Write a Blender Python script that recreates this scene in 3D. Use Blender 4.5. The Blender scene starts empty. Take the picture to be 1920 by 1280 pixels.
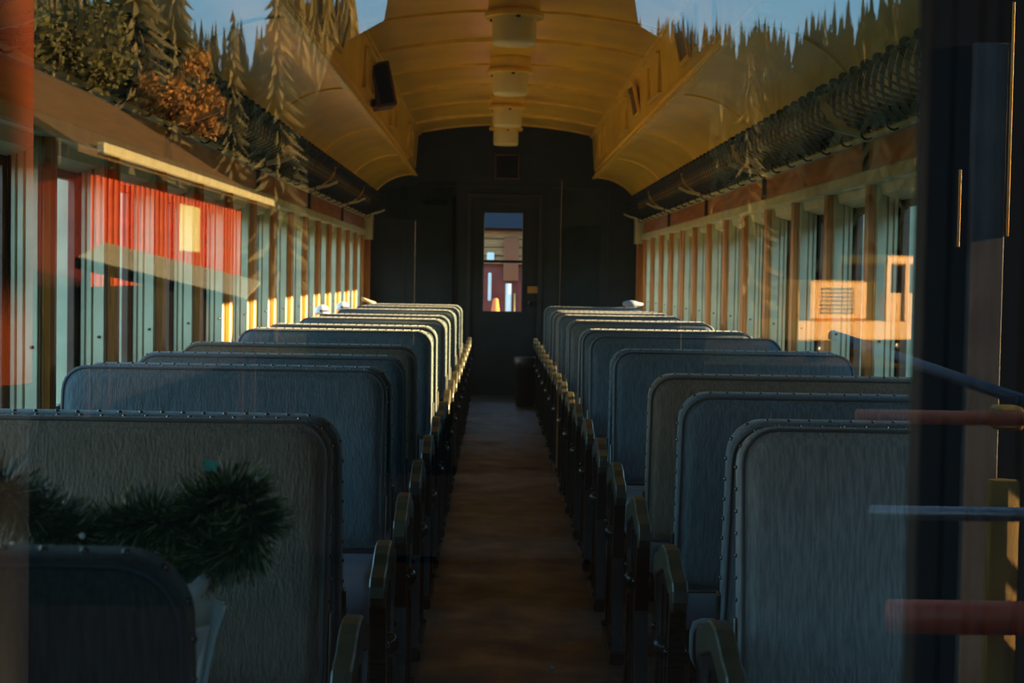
import bpy, math, random
from mathutils import Vector, Matrix
random.seed(7)
PI = math.pi
scene = bpy.context.scene
COL = scene.collection

# ------------------------------------------------------------------ camera, world, sun, exposure
CAMX, CAMZ = -0.086, 1.262
cd = bpy.data.cameras.new('camera')
cam = bpy.data.objects.new('camera', cd); COL.objects.link(cam)
cd.sensor_width = 36.0; cd.lens = 3029.0 / 1920.0 * 36.0
cd.clip_start = 0.02; cd.clip_end = 1500
YAW, PITCH, ROLL = 0.0112, -0.0404, 0.0171
fw = Vector((math.sin(YAW) * math.cos(PITCH), math.cos(YAW) * math.cos(PITCH), math.sin(PITCH)))
rt = Vector((math.cos(YAW), -math.sin(YAW), 0)); up = rt.cross(fw)
r2 = rt * math.cos(ROLL) + up * math.sin(ROLL); u2 = -rt * math.sin(ROLL) + up * math.cos(ROLL)
M = Matrix((r2, u2, -fw)).transposed().to_4x4(); M.translation = (CAMX, 0, CAMZ)
cam.matrix_world = M
cd.dof.use_dof = True; cd.dof.focus_distance = 4.2; cd.dof.aperture_fstop = 9.0
scene.camera = cam

w = bpy.data.worlds.new('sky'); scene.world = w; w.use_nodes = True
nt = w.node_tree; nt.nodes.clear()
o_ = nt.nodes.new('ShaderNodeOutputWorld'); bg = nt.nodes.new('ShaderNodeBackground')
tc = nt.nodes.new('ShaderNodeTexCoord'); sx = nt.nodes.new('ShaderNodeSeparateXYZ'); rp = nt.nodes.new('ShaderNodeValToRGB')
nt.links.new(tc.outputs['Generated'], sx.inputs[0]); nt.links.new(sx.outputs['Z'], rp.inputs[0])
rp.color_ramp.elements[0].position = 0.0; rp.color_ramp.elements[0].color = (1.0, 0.90, 0.74, 1)
rp.color_ramp.elements[1].position = 0.55; rp.color_ramp.elements[1].color = (0.16, 0.36, 0.60, 1)
e = rp.color_ramp.elements.new(0.06); e.color = (0.80, 0.82, 0.76, 1)
e = rp.color_ramp.elements.new(0.16); e.color = (0.30, 0.70, 1.02, 1)
nt.links.new(rp.outputs[0], bg.inputs[0]); bg.inputs[1].default_value = 1.9
nt.links.new(bg.outputs[0], o_.inputs[0])

SUN_TO = Vector((1.0, 0.10, 0.158)).normalized()      # towards the low evening sun
sd = bpy.data.lights.new('sun', 'SUN'); sd.energy = 17.0; sd.color = (1.0, 0.72, 0.36); sd.angle = math.radians(0.6)
so = bpy.data.objects.new('sun', sd); COL.objects.link(so)
so.rotation_euler = SUN_TO.to_track_quat('Z', 'Y').to_euler(); so.location = (30, -10, 12)

vs = scene.view_settings
vs.view_transform = 'Standard'; vs.look = 'None'; vs.gamma = 1.0; vs.use_curve_mapping = False
vs.exposure = 1.9
scene.cycles.caustics_reflective = False; scene.cycles.caustics_refractive = False

# ------------------------------------------------------------------ helpers
class MB:
    """collects shapes into one mesh"""
    def __init__(self): self.v = []; self.f = []; self.sm = []
    def add(self, vs_, fs, smooth=False):
        b = len(self.v); self.v += [tuple(p) for p in vs_]
        for f in fs: self.f.append(tuple(b + i for i in f)); self.sm.append(smooth)
        return self
    def box(self, x0, x1, y0, y1, z0, z1, bev=0.0):
        if x0 > x1: x0, x1 = x1, x0
        if y0 > y1: y0, y1 = y1, y0
        if z0 > z1: z0, z1 = z1, z0
        if bev <= 0:
            V = [(x0,y0,z0),(x1,y0,z0),(x1,y1,z0),(x0,y1,z0),(x0,y0,z1),(x1,y0,z1),(x1,y1,z1),(x0,y1,z1)]
            F = [(0,3,2,1),(4,5,6,7),(0,1,5,4),(1,2,6,5),(2,3,7,6),(3,0,4,7)]
            return self.add(V, F)
        b = min(bev, (x1-x0)*.45, (y1-y0)*.45, (z1-z0)*.45)
        def ring(z, i):
            a = i
            return [(x0+a,y0+b,z),(x0+b,y0+a,z),(x1-b,y0+a,z),(x1-a,y0+b,z),(x1-a,y1-b,z),(x1-b,y1-a,z),(x0+b,y1-a,z),(x0+a,y1-b,z)]
        def ring_in(z):
            return [(x0+b,y0+b,z),(x0+b,y0+b,z),(x1-b,y0+b,z),(x1-b,y0+b,z),(x1-b,y1-b,z),(x1-b,y1-b,z),(x0+b,y1-b,z),(x0+b,y1-b,z)]
        return self.loft([ring_in(z0), ring(z0+b, 0), ring(z1-b, 0), ring_in(z1)], cap=True, smooth=False)
    def loft(self, rings, cap=True, smooth=True, closed=True):
        n = len(rings[0]); V = [p for r in rings for p in r]; F = []
        for i in range(len(rings)-1):
            for j in range(n if closed else n-1):
                a = i*n+j; b = i*n+(j+1) % n
                F.append((a, b, b+n, a+n))
        if cap:
            F.append(tuple(range(n-1, -1, -1))); F.append(tuple(range((len(rings)-1)*n, len(rings)*n)))
        return self.add(V, F, smooth)
    def tube(self, pts, r, n=8, cap=True, smooth=True, closed=False):
        P = [Vector(p) for p in pts]; rings = []
        rr = r if isinstance(r, (list, tuple)) else [r]*len(P)
        prev = None
        for i, p in enumerate(P):
            if closed: t = P[(i+1) % len(P)] - P[i-1]
            else: t = P[min(i+1, len(P)-1)] - P[max(i-1, 0)]
            t.normalize()
            if prev is None:
                a = Vector((0,0,1)) if abs(t.z) < .9 else Vector((1,0,0))
                prev = t.cross(a).normalized()
            else:
                prev = (prev - t*prev.dot(t)).normalized()
            q = t.cross(prev)
            rings.append([tuple(p + prev*(rr[i]*math.cos(2*PI*k/n)) + q*(rr[i]*math.sin(2*PI*k/n))) for k in range(n)])
        if closed:
            rings.append(rings[0]); return self.loft(rings, cap=False, smooth=smooth)
        return self.loft(rings, cap=cap, smooth=smooth)
    def lathe(self, prof, cx=0, cy=0, n=24, smooth=True, cap=True):
        return self.loft([[(cx+r*math.cos(2*PI*k/n), cy+r*math.sin(2*PI*k/n), z) for k in range(n)] for r, z in prof], cap=cap, smooth=smooth)
    def prism_x(self, poly, x0, x1, smooth=False, bev=0.0):
        """poly in (y, z), extruded along x"""
        if bev:
            c = Vector((sum(p[0] for p in poly)/len(poly), sum(p[1] for p in poly)/len(poly)))
            def ins(k):
                out = []
                for i in range(len(poly)):
                    a = Vector(poly[i-1]); b = Vector(poly[i]); d = Vector(poly[(i+1) % len(poly)])
                    e1 = (b-a).normalized(); e2 = (d-b).normalized()
                    nrm = Vector((-(e1.y+e2.y), e1.x+e2.x))
                    if nrm.length < 1e-6: nrm = Vector((-e1.y, e1.x))
                    nrm.normalize(); out.append(tuple(b + nrm*k))
                return out
            area = sum(poly[i][0]*poly[(i+1) % len(poly)][1]-poly[(i+1) % len(poly)][0]*poly[i][1] for i in range(len(poly)))
            q = ins(bev if area > 0 else -bev)
            s = 1 if x1 > x0 else -1
            return self.loft([[(x0,)+p for p in q], [(x0+s*bev,)+tuple(p) for p in poly], [(x1-s*bev,)+tuple(p) for p in poly], [(x1,)+p for p in q]], smooth=smooth)
        return self.loft([[(x0,)+tuple(p) for p in poly], [(x1,)+tuple(p) for p in poly]], smooth=smooth)
    def ball(self, c, r, n=8, m=5, sz=1.0):
        R = []
        for i in range(1, m):
            t = PI*i/m
            R.append([(c[0]+r*math.sin(t)*math.cos(2*PI*k/n), c[1]+r*math.sin(t)*math.sin(2*PI*k/n), c[2]-r*sz*math.cos(t)) for k in range(n)])
        b = len(self.v); self.loft(R, cap=True, smooth=True); return self
    def mesh(self, name, mat):
        me = bpy.data.meshes.new(name); me.from_pydata(self.v, [], self.f)
        me.polygons.foreach_set('use_smooth', self.sm)
        me.validate(); me.update()
        import bmesh
        bm = bmesh.new(); bm.from_mesh(me); bmesh.ops.recalc_face_normals(bm, faces=bm.faces); bm.to_mesh(me); bm.free()
        if mat: me.materials.append(mat)
        return me
    def build(self, name, mat, parent=None, loc=None):
        return link(name, self.mesh(name, mat), parent, loc)

def link(name, me, parent=None, loc=None, rot=None):
    o = bpy.data.objects.new(name, me); COL.objects.link(o)
    if parent is not None: o.parent = parent
    if loc is not None: o.location = loc
    if rot is not None: o.rotation_euler = rot
    return o

def tag(o, label, cat=None, group=None, kind=None):
    o['label'] = label
    if cat: o['category'] = cat
    if group: o['group'] = group
    if kind: o['kind'] = kind
    return o

def empty(name, loc=(0,0,0), rz=0.0):
    o = bpy.data.objects.new(name, None); COL.objects.link(o); o.location = loc; o.rotation_euler = (0,0,rz)
    o.empty_display_size = .1
    return o

ORD = ['zeroth','first','second','third','fourth','fifth','sixth','seventh','eighth','ninth','tenth','eleventh','twelfth','thirteenth','fourteenth','fifteenth','sixteenth','seventeenth','eighteenth','nineteenth','twentieth']

# ------------------------------------------------------------------ materials
def mat(name, col, rough=.6, metal=0.0, spec=.5, var=0.0, vscale=8.0, stretch=(1,1,1), col2=None, bump=0.0, bscale=40.0, coat=0.0, detail=4.0, bstretch=None, sheen=0.0):
    m = bpy.data.materials.new(name); m.use_nodes = True; N = m.node_tree; b = N.nodes['Principled BSDF']
    b.inputs['Base Color'].default_value = (*col, 1); b.inputs['Roughness'].default_value = rough
    b.inputs['Metallic'].default_value = metal; b.inputs['Specular IOR Level'].default_value = spec
    if coat: b.inputs['Coat Weight'].default_value = coat; b.inputs['Coat Roughness'].default_value = .15
    if sheen: b.inputs['Sheen Weight'].default_value = sheen; b.inputs['Sheen Roughness'].default_value = .4
    t = N.nodes.new('ShaderNodeTexCoord')
    def noise(sc, st):
        mp = N.nodes.new('ShaderNodeMapping'); mp.inputs['Scale'].default_value = st
        N.links.new(t.outputs['Object'], mp.inputs[0])
        n = N.nodes.new('ShaderNodeTexNoise'); n.inputs['Scale'].default_value = sc; n.inputs['Detail'].default_value = detail
        N.links.new(mp.outputs[0], n.inputs['Vector']); return n
    if var or col2:
        n = noise(vscale, stretch); r = N.nodes.new('ShaderNodeValToRGB'); N.links.new(n.outputs['Fac'], r.inputs[0])
        c2 = col2 if col2 else tuple(c*(1-var) for c in col)
        r.color_ramp.elements[0].position = .35; r.color_ramp.elements[0].color = (*c2, 1)
        r.color_ramp.elements[1].position = .65; r.color_ramp.elements[1].color = (*col, 1)
        N.links.new(r.outputs[0], b.inputs['Base Color'])
    if bump:
        n = noise(bscale, bstretch or stretch); bp = N.nodes.new('ShaderNodeBump'); bp.inputs['Strength'].default_value = bump; bp.inputs['Distance'].default_value = .01
        N.links.new(n.outputs['Fac'], bp.inputs['Height']); N.links.new(bp.outputs[0], b.inputs['Normal'])
    return m

def glass_mat(name, refl, tint, rough=0.0):
    m = bpy.data.materials.new(name); m.use_nodes = True; N = m.node_tree; N.nodes.clear()
    o = N.nodes.new('ShaderNodeOutputMaterial'); mx = N.nodes.new('ShaderNodeMixShader')
    t = N.nodes.new('ShaderNodeBsdfTransparent'); t.inputs[0].default_value = (*tint, 1)
    g = N.nodes.new('ShaderNodeBsdfGlossy'); g.inputs['Roughness'].default_value = rough
    mx.inputs[0].default_value = refl
    N.links.new(t.outputs[0], mx.inputs[1]); N.links.new(g.outputs[0], mx.inputs[2]); N.links.new(mx.outputs[0], o.inputs[0])
    return m

M_CEIL = mat('yellow_gloss_paint', (.80,.50,.045), rough=.28, var=.22, vscale=2.2, bump=.25, bscale=3.0, detail=2)
M_CEILTRIM = mat('yellow_trim_paint', (.84,.54,.055), rough=.30, var=.2, vscale=9)
M_PALE = mat('pale_green_paint', (.58,.575,.38), rough=.45, var=.25, vscale=7, bump=.08, bscale=30)
M_PALE2 = mat('grey_cream_paint', (.56,.54,.38), rough=.5, var=.2, vscale=6)
M_WOOD = mat('orange_varnished_wood', (.58,.215,.030), rough=.35, var=.45, vscale=6, stretch=(6,6,.5), bump=.06, bscale=50)
M_FRIEZE = mat('brown_frieze_wood', (.42,.135,.022), rough=.38, var=.4, vscale=5, stretch=(1,.5,6), bump=.05)
M_DARKWOOD = mat('dark_brown_wood', (.055,.022,.012), rough=.4, var=.4, vscale=8, stretch=(1,1,.3))
M_SASH = mat('sash_brown', (.11,.055,.03), rough=.45, var=.4, vscale=10)
M_TEAL = mat('dark_teal_paint', (.011,.019,.0185), rough=.65, spec=.3, var=.35, vscale=4, bump=.05)
M_TEAL2 = mat('darker_teal_paint', (.007,.011,.0105), rough=.55, var=.3, vscale=4)
M_FLOOR = mat('worn_brown_floor', (.085,.053,.039), rough=.42, col2=(.034,.023,.019), vscale=3.0, stretch=(2.2,1.0,1), bump=.22, bscale=9, detail=9)
_N = M_FLOOR.node_tree; _b = _N.nodes['Principled BSDF']; _t = _N.nodes.new('ShaderNodeTexCoord'); _n = _N.nodes.new('ShaderNodeTexNoise'); _n.inputs['Scale'].default_value = 4.5; _n.inputs['Detail'].default_value = 8
_r = _N.nodes.new('ShaderNodeMapRange'); _r.inputs['From Min'].default_value = .35; _r.inputs['From Max'].default_value = .65; _r.inputs['To Min'].default_value = .30; _r.inputs['To Max'].default_value = .6
_N.links.new(_t.outputs['Object'], _n.inputs['Vector']); _N.links.new(_n.outputs['Fac'], _r.inputs['Value']); _N.links.new(_r.outputs[0], _b.inputs['Roughness'])
M_BLUE = mat('blue_grey_fabric', (.098,.128,.140), rough=.9, col2=(.058,.085,.100), vscale=9, stretch=(22,22,2.2), bump=.35, bscale=160, bstretch=(1,1,.4), sheen=.25, spec=.2)
M_GREY = mat('grey_brown_fabric', (.165,.125,.088), rough=.9, col2=(.110,.084,.060), vscale=9, stretch=(22,22,2.2), bump=.35, bscale=160, bstretch=(1,1,.4), sheen=.25, spec=.2)
M_PALEG = mat('pale_grey_fabric', (.200,.205,.195), rough=.9, col2=(.125,.132,.130), vscale=9, stretch=(22,22,2.2), bump=.35, bscale=160, bstretch=(1,1,.4), sheen=.25, spec=.2)
M_SHADED = mat('shade_dark_fabric', (.070,.060,.050), rough=.9, col2=(.045,.038,.032), vscale=9, stretch=(22,22,2.2), bump=.3, bscale=160, sheen=.15, spec=.2)  # darker fabric colour carries the shade on the nearest left seat
M_CUSH = mat('lavender_grey_vinyl', (.20,.20,.235), rough=.55, var=.25, vscale=5)
M_PIPE = mat('dark_piping', (.045,.050,.050), rough=.7, var=.2)
M_IRON = mat('black_enamelled_iron', (.007,.007,.006), rough=.28, spec=.3, bump=.1, bscale=14)
M_ARM = mat('olive_black_armrest', (.050,.046,.026), rough=.38, var=.3, vscale=14, bump=.05)
M_STUD = mat('steel_stud', (.10,.09,.075), rough=.3, metal=1.0)
M_LEVER = mat('worn_steel_lever', (.22,.20,.17), rough=.3, metal=1.0, var=.4, vscale=20)
M_RACK = mat('black_rack_iron', (.006,.0055,.0045), rough=.5, spec=.25)
M_DRUM = mat('milky_plastic_drum', (.78,.68,.42), rough=.4, var=.08)
M_SPEAK = mat('brown_speaker_wood', (.085,.028,.016), rough=.4, var=.3, vscale=12)
M_GLASS_NEAR = glass_mat('end_window_glass', .07, (1,1,1))
M_GLASS = glass_mat('side_window_glass', .04, (.92,.93,.90))
M_BRASS = mat('brass', (.55,.30,.09), rough=.35, metal=1.0)
M_BLACK = mat('near_black', (.006,.005,.005), rough=.6, spec=.15)
M_WHITEPL = mat('white_plastic', (.80,.86,.83), rough=.4, var=.08)

# ------------------------------------------------------------------ car dimensions
PT = .84                          # seat and window pitch
def bn(n): return 3.33 + PT*n     # window post positions
Y0, Y1 = .46, 17.04               # near and far end of the saloon
WX = 1.445
IN_OUT = 1.66
NB0, NB1 = -2, 16

# ------------------------------------------------------------------ floor, walls
fl = MB().box(-1.62, 1.62, Y0, Y1+.1, -.12, 0).build('floor', M_FLOOR)
tag(fl, 'worn glossy brown linoleum floor along the aisle', 'floor', kind='structure')

def wall_side(s, side):
    m = MB()
    m.box(s*1.47, s*IN_OUT, Y0, Y1, -.12, .72)                 # below the sills
    m.box(s*1.50, s*IN_OUT, Y0, Y1, 1.665, 1.92)               # above the windows
    m.box(s*1.47, s*IN_OUT, Y0, bn(NB0)-.05, .72, 1.665)
    m.box(s*1.47, s*IN_OUT, bn(NB1)+.05, Y1, .72, 1.665)
    wl = m.build('wall_'+side, M_PALE)
    tag(wl, 'pale green coach wall with rows of narrow windows on the %s side' % side, 'wall', kind='structure')
    pier = MB().box(s*1.478, s*IN_OUT, -.045, .045, .72, 1.70).mesh('pier', M_PALE)
    post = MB().loft([[(s*1.478,-.036,z),(s*1.470,-.036,z),(s*1.452,-.027,z),(s*1.443,-.012,z),(s*1.443,.012,z),(s*1.452,.027,z),(s*1.470,.036,z),(s*1.478,.036,z)] for z in (.70,1.668)], smooth=False).mesh('post', M_WOOD)
    strips = [MB().box(s*a, s*b, -.057, -.045, .72, 1.66, .002).mesh('jamb_strip', M_PALE) for a, b in ((1.482,1.520),(1.527,1.545),(1.552,1.566))]
    bead = MB().box(s*1.569, s*1.577, -.052, -.045, .72, 1.64).mesh('sash_bead', M_BLACK)
    rivet = MB().ball((s*1.500,-.058,1.02), .007, 8, 4).mesh('screw', M_LEVER)
    for n in range(NB0, NB1+1):
        y = bn(n)
        link('pier', pier, wl, (0,y,0)); link('post', post, wl, (0,y,0))
        for st in strips: link('jamb_strip', st, wl, (0,y,0))
        link('sash_bead', bead, wl, (0,y,0)); link('screw', rivet, wl, (0,y,0))
    # frieze panels between the bracket posts
    cuts = [Y0] + [bn(k) for k in (-2,1,4,7,10,13)] + [bn(16)+.02]
    for a, b in zip(cuts[:-1], cuts[1:]):
        MB().box(s*1.447, s*1.50, a+.018, b-.018, 1.722, 1.838).build('frieze_panel', M_FRIEZE, wl)
    for c in cuts[1:-1]:
        MB().box(s*1.425, s*1.50, c-.018, c+.018, 1.718, 1.87, .003).build('frieze_post', M_DARKWOOD, wl)
    # pale block in the corner by the end wall
    MB().box(s*1.37, s*1.50, bn(16)+.06, Y1, 1.62, 1.93, .004).build('corner_block', M_PALE2, wl)
    MB().box(s*1.40, s*1.50, Y1-.05, Y1, .3, 1.62, .004).build('corner_post', M_WOOD, wl)
    n_ = 1 if s < 0 else 2
    t = MB().box(s*1.425, s*1.50, Y0, bn(16)+.06, 1.664, 1.722, .008).build('trim_%d' % n_, M_PALE)
    tag(t, 'pale green rail above the %s hand windows' % side, 'trim', kind='structure')
    t = MB().box(s*1.415, s*1.50, Y0, bn(16)+.06, 1.838, 1.868, .008).build('trim_%d' % (n_+2), M_PALE)
    tag(t, 'thin pale bead over the %s hand brown frieze' % side, 'trim', kind='structure')
    t = MB().box(s*1.40, s*1.50, Y0, bn(16)+.06, .70, .735, .008).build('trim_%d' % (n_+4), M_WOOD)
    tag(t, 'wooden window sill along the %s wall' % side, 'trim', kind='structure')
    t = MB().box(s*1.36, s*1.47, Y0, Y1, 0, .16, .01).build('baseboard_'+side, M_DARKWOOD)
    tag(t, 'dark heater cover along the foot of the %s wall' % side, 'baseboard', kind='structure')
    return wl
wall_side(-1, 'left'); wall_side(1, 'right')

# side windows
def sash_mesh(s):
    m = MB(); h = PT/2-.046
    for a, b in ((-h,-h+.038),(h-.038,h)): m.box(s*1.580, s*1.608, a, b, .735, 1.612, .003)
    m.box(s*1.580, s*1.608, -h, h, .735, .79, .003); m.box(s*1.580, s*1.608, -h, h, 1.572, 1.615, .003)
    return m.mesh('sash', M_SASH)
def head_mesh(s):
    h = PT/2-.047
    return MB().loft([[(s*1.49,-h,1.664),(s*1.615,-h,1.664),(s*1.615,-h,1.60),(s*1.585,-h,1.60),(s*1.50,-h+.0,1.625)],
                      [(s*1.49,h,1.664),(s*1.615,h,1.664),(s*1.615,h,1.60),(s*1.585,h,1.60),(s*1.50,h,1.625)]], smooth=False).mesh('blind_box', M_PALE2)
wn = 1
for s, side in ((-1,'left'),(1,'right')):
    sm_, hm = sash_mesh(s), head_mesh(s)
    h = PT/2-.08
    pm = MB().box(s*1.592, s*1.596, -h, h, .785, 1.578).mesh('pane', M_GLASS)
    cl = MB().box(s*1.565, s*1.585, -.03, .03, .80, .815, .003).mesh('catch', M_BRASS)
    for i, n in enumerate(range(NB0, NB1)):
        wn += 1
        r = empty('window_%d' % wn, (0, bn(n)+PT/2, 0))
        tag(r, '%s narrow sash window from the camera end in the %s wall' % (ORD[i+1], side), 'window', 'side windows', 'structure')
        link('sash', sm_, r); link('pane', pm, r); link('blind_box', hm, r); link('catch', cl, r)

# ------------------------------------------------------------------ ceiling
def ceil_profile(inset=0.0):
    P = []
    for i in range(13):                                     # cove
        t = PI/2*i/12
        P.append((.962+(.478-inset)*math.cos(t), 1.868+(.442-inset)*math.sin(t)))
    P += [(.945-inset,2.310-inset),(.945-inset,2.335),(.957-inset,2.345),(.957-inset,2.372),(.935-inset,2.385),(.915-inset,2.700),(.90-inset,2.745)]
    for i in range(1, 12):
        a = 1-2*i/12
        P.append((.895*a, 2.755+.095*(1-a*a)))
    L = [(-x, z) for x, z in reversed(P[:20])]
    return P + L
prof = ceil_profile()
m = MB()
n = len(prof); ys = [Y0 + (Y1-Y0)*i/8 for i in range(9)]
m.loft([[(x, y, z) for x, z in prof] for y in ys], cap=False, smooth=False, closed=False)
m.box(-1.7, 1.7, Y0, Y1, 2.93, 2.97)
ce = m.build('ceiling', M_CEIL)
for p in ce.data.polygons: p.use_smooth = True
ce.data.set_sharp_from_angle(angle=math.radians(28))
tag(ce, 'glossy yellow clerestory ceiling with coved sides', 'ceiling', kind='structure')
# ribs across the raised ceiling, battens on the coves
def rib_mesh(wd, dp, name):
    m = MB(); r0 = []; r1 = []; r2_ = []; r3 = []
    pts = [(.90*(1-2*i/20), 2.752+.095*(1-(1-2*i/20)**2)) for i in range(21)]
    rings = [[(x,-wd/2,z+.01),(x,-wd/2*.8,z-dp),(x,wd/2*.8,z-dp),(x,wd/2,z+.01)] for x, z in pts]
    return m.loft(rings, smooth=False).mesh(name, M_CEILTRIM)
rib = rib_mesh(.07, .022, 'rib'); rib2 = rib_mesh(.03, .012, 'rib')
for y in (3.33, 5.85, 8.37, 10.89, 13.41, 15.93): link('rib', rib, ce, (0,y,0))
for y in (4.6, 7.1, 9.72, 12.15, 14.7, 16.98): link('rib', rib2, ce, (0,y,0))
for s in (-1,1):
    pts = [(s*(.962+.478*math.cos(PI/2*i/12)), 1.868+.442*math.sin(PI/2*i/12)) for i in range(13)]
    bt = MB().loft([[(x*1.004,-.02,z+.004),(x-s*.006,-.014,z-.008),(x-s*.006,.014,z-.008),(x*1.004,.02,z+.004)] for x, z in pts], smooth=False).mesh('cove_batten', M_CEILTRIM)
    for k in (-2,1,4,7,10,13,16): link('cove_batten', bt, ce, (0,bn(k)+(.2 if k == 16 else 0),0))
    MB().box(s*.915, s*.962, Y0, Y1, 2.295, 2.318, .006).build('moulding', M_CEILTRIM, ce)
    MB().tube([(s*.948,Y0,2.35),(s*.948,Y1,2.35)], .013, 8).build('moulding', M_CEILTRIM, ce)
    MB().box(s*.885, s*.925, Y0, Y1, 2.725, 2.750, .006).build('moulding', M_CEILTRIM, ce)
    # deck window recesses along the clerestory
    fr = MB()
    for a, b, c, d in ((-.36,.36,2.42,2.44),(-.36,.36,2.66,2.68),(-.36,-.34,2.42,2.68),(.34,.36,2.42,2.68)):
        x0 = .930-(c-2.385)/.315*.02; fr.box(s*(x0-.022), s*(x0+.02), a, b, c, d, .003)
    fm = fr.mesh('deck_frame', M_CEILTRIM)
    for k in range(-1, 16, 3): link('deck_frame', fm, ce, (0, bn(k)+PT*.5, 0))

# small tilted ventilator flaps in the clerestory
for s, y, lab in ((1, 8.75, 'brown framed ventilator flap tilted open in the right clerestory, nearer one'), (1, 11.75, 'brown framed ventilator flap tilted open in the right clerestory, farther one'), (-1, 8.45, 'brown framed ventilator flap tilted open in the left clerestory')):
    r = empty('ventilator_flap', (s*.925, y, 2.43)); r.rotation_euler = (0, -s*.22, 0)
    tag(r, lab, 'ventilator', 'clerestory ventilator flaps')
    fr = MB()
    for a, b, c, d in ((-.2,.2,0,.025),(-.2,.2,.215,.24),(-.2,-.175,.025,.215),(.175,.2,.025,.215)): fr.box(-.012, .012, a, b, c, d, .003)
    fr.build('frame', M_CEILTRIM, r)
    MB().box(-.003, .003, -.176, .176, .024, .216).build('panel', M_SPEAK, r)
    MB().box(-s*.03, -s*.012, -.02, .02, .17, .21, .003).build('latch', M_BRASS, r)

# ------------------------------------------------------------------ far end wall and door
m = MB()
DX0, DX1, DZ1 = -.345, .365, 2.085
yA, yB = Y1, Y1+.07
m.box(-1.62, DX0, yA, yB, -.12, 2.0); m.box(DX1, 1.62, yA, yB, -.12, 2.0)
m.box(DX0, DX1, yA, yB, DZ1, 2.0)
m.box(-1.62, 1.62, yA, yB, DZ1, 2.97); m.box(-1.62, DX0, yA, yB, 2.0, DZ1); m.box(DX1, 1.62, yA, yB, 2.0, DZ1)
we = m.build('wall_end', M_TEAL)
tag(we, 'dark teal end wall with a door at the far end of the coach', 'wall', kind='structure')
MB().box(-1.42, 1.42, Y1-.012, Y1, 2.19, 2.205).build('panel_joint', M_TEAL2, we)
for x in (-.53, .60, -1.05, 1.1): MB().box(x-.006, x+.006, Y1-.010, Y1, 0, 2.19).build('panel_joint', M_TEAL2, we)
MB().box(-.86,-.60,Y1-.05,Y1,2.0,2.035,.004).build('door_track', M_BLACK, we)
MB().box(-.54,-.50,Y1-.03,Y1,.9,2.08,.004).build('conduit', M_BLACK, we)
for a, b, c, d in ((DX0-.04,DX0,0,DZ1+.04),(DX1,DX1+.04,0,DZ1+.04),(DX0,DX1,DZ1,DZ1+.04)):
    MB().box(a,b,Y1-.025,Y1+.01,c,d,.004).build('door_casing', M_TEAL2, we)
d1 = empty('door_1', (0, Y1, 0)); tag(d1, 'dark teal end door with a two-pane window', 'door', kind='structure')
WX0, WX1, WZ0, WZM, WZ1 = -.205, .195, .890, 1.415, 1.925
m = MB(); a, b = .01, .05
m.box(DX0, WX0, a, b, 0, DZ1); m.box(WX1, DX1, a, b, 0, DZ1); m.box(WX0, WX1, a, b, 0, WZ0); m.box(WX0, WX1, a, b, WZ1, DZ1)
m.build('leaf', M_TEAL, d1)
MB().box(WX0, WX1, .005, .055, WZM-.014, WZM+.014, .003).build('glazing_bar', M_BLACK, d1)
MB().box(WX0, WX1, .03, .034, WZ0, WZM-.014).build('pane', M_GLASS, d1)
MB().box(WX0, WX1, .02, .024, WZM+.014, WZ1).build('pane', M_GLASS, d1)
for x in (WX0-.02, WX1): MB().box(x, x+.02, -.004, .01, WZ0-.02, WZ1+.02, .003).build('window_bead', M_TEAL2, d1)
kn = MB(); kn.tube([(.29,.01,.98),(.29,-.05,.98)], .012, 10); kn.ball((.29,-.06,.98), .026, 12, 8); kn.build('knob', M_BLACK, d1)
MB().box(.26,.365,-.006,.006,1.085,1.160,.003).build('latch_plate', M_BRASS, d1)
MB().box(-.20,.16,-.01,.01,2.0,2.03,.003).build('top_rail', M_TEAL2, d1)

r = empty('wall_vent', (.022, Y1, 2.41)); tag(r, 'square dark vent with a red-brown frame above the end door', 'vent')
fr = MB()
for a,b,c,d in ((-.132,-.115,-.133,.133),(.115,.132,-.133,.133),(-.115,.115,.116,.133),(-.115,.115,-.133,-.116)): fr.box(a,b,-.022,-.0005,c,d,.003)
fr.build('frame', M_SPEAK, r); MB().box(-.116,.116,-.006,-.0005,-.117,.117).build('opening', M_BLACK, r)
for k in range(5): MB().box(-.115,.115,-.014,-.006,-.10+.045*k,-.092+.045*k).build('slat', M_BLACK, r)

r = empty('waste_bin', (.225, 15.75, 0)); tag(r, 'dark waste bin with a bag liner by the end door', 'bin')
MB().lathe([(.085,0),(.09,.01),(.105,.44),(.112,.45),(.112,.47),(.102,.47),(.098,.44)], n=20).build('body', mat('bin_plastic',(.014,.014,.016),rough=.45), r)
lm = MB(); lm.lathe([(.113,.38),(.118,.40+.0),(.116,.472),(.108,.478),(.100,.46)], n=20, cap=False); lm.build('bag_liner', mat('bin_liner',(.03,.03,.034),rough=.3), r)

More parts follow.
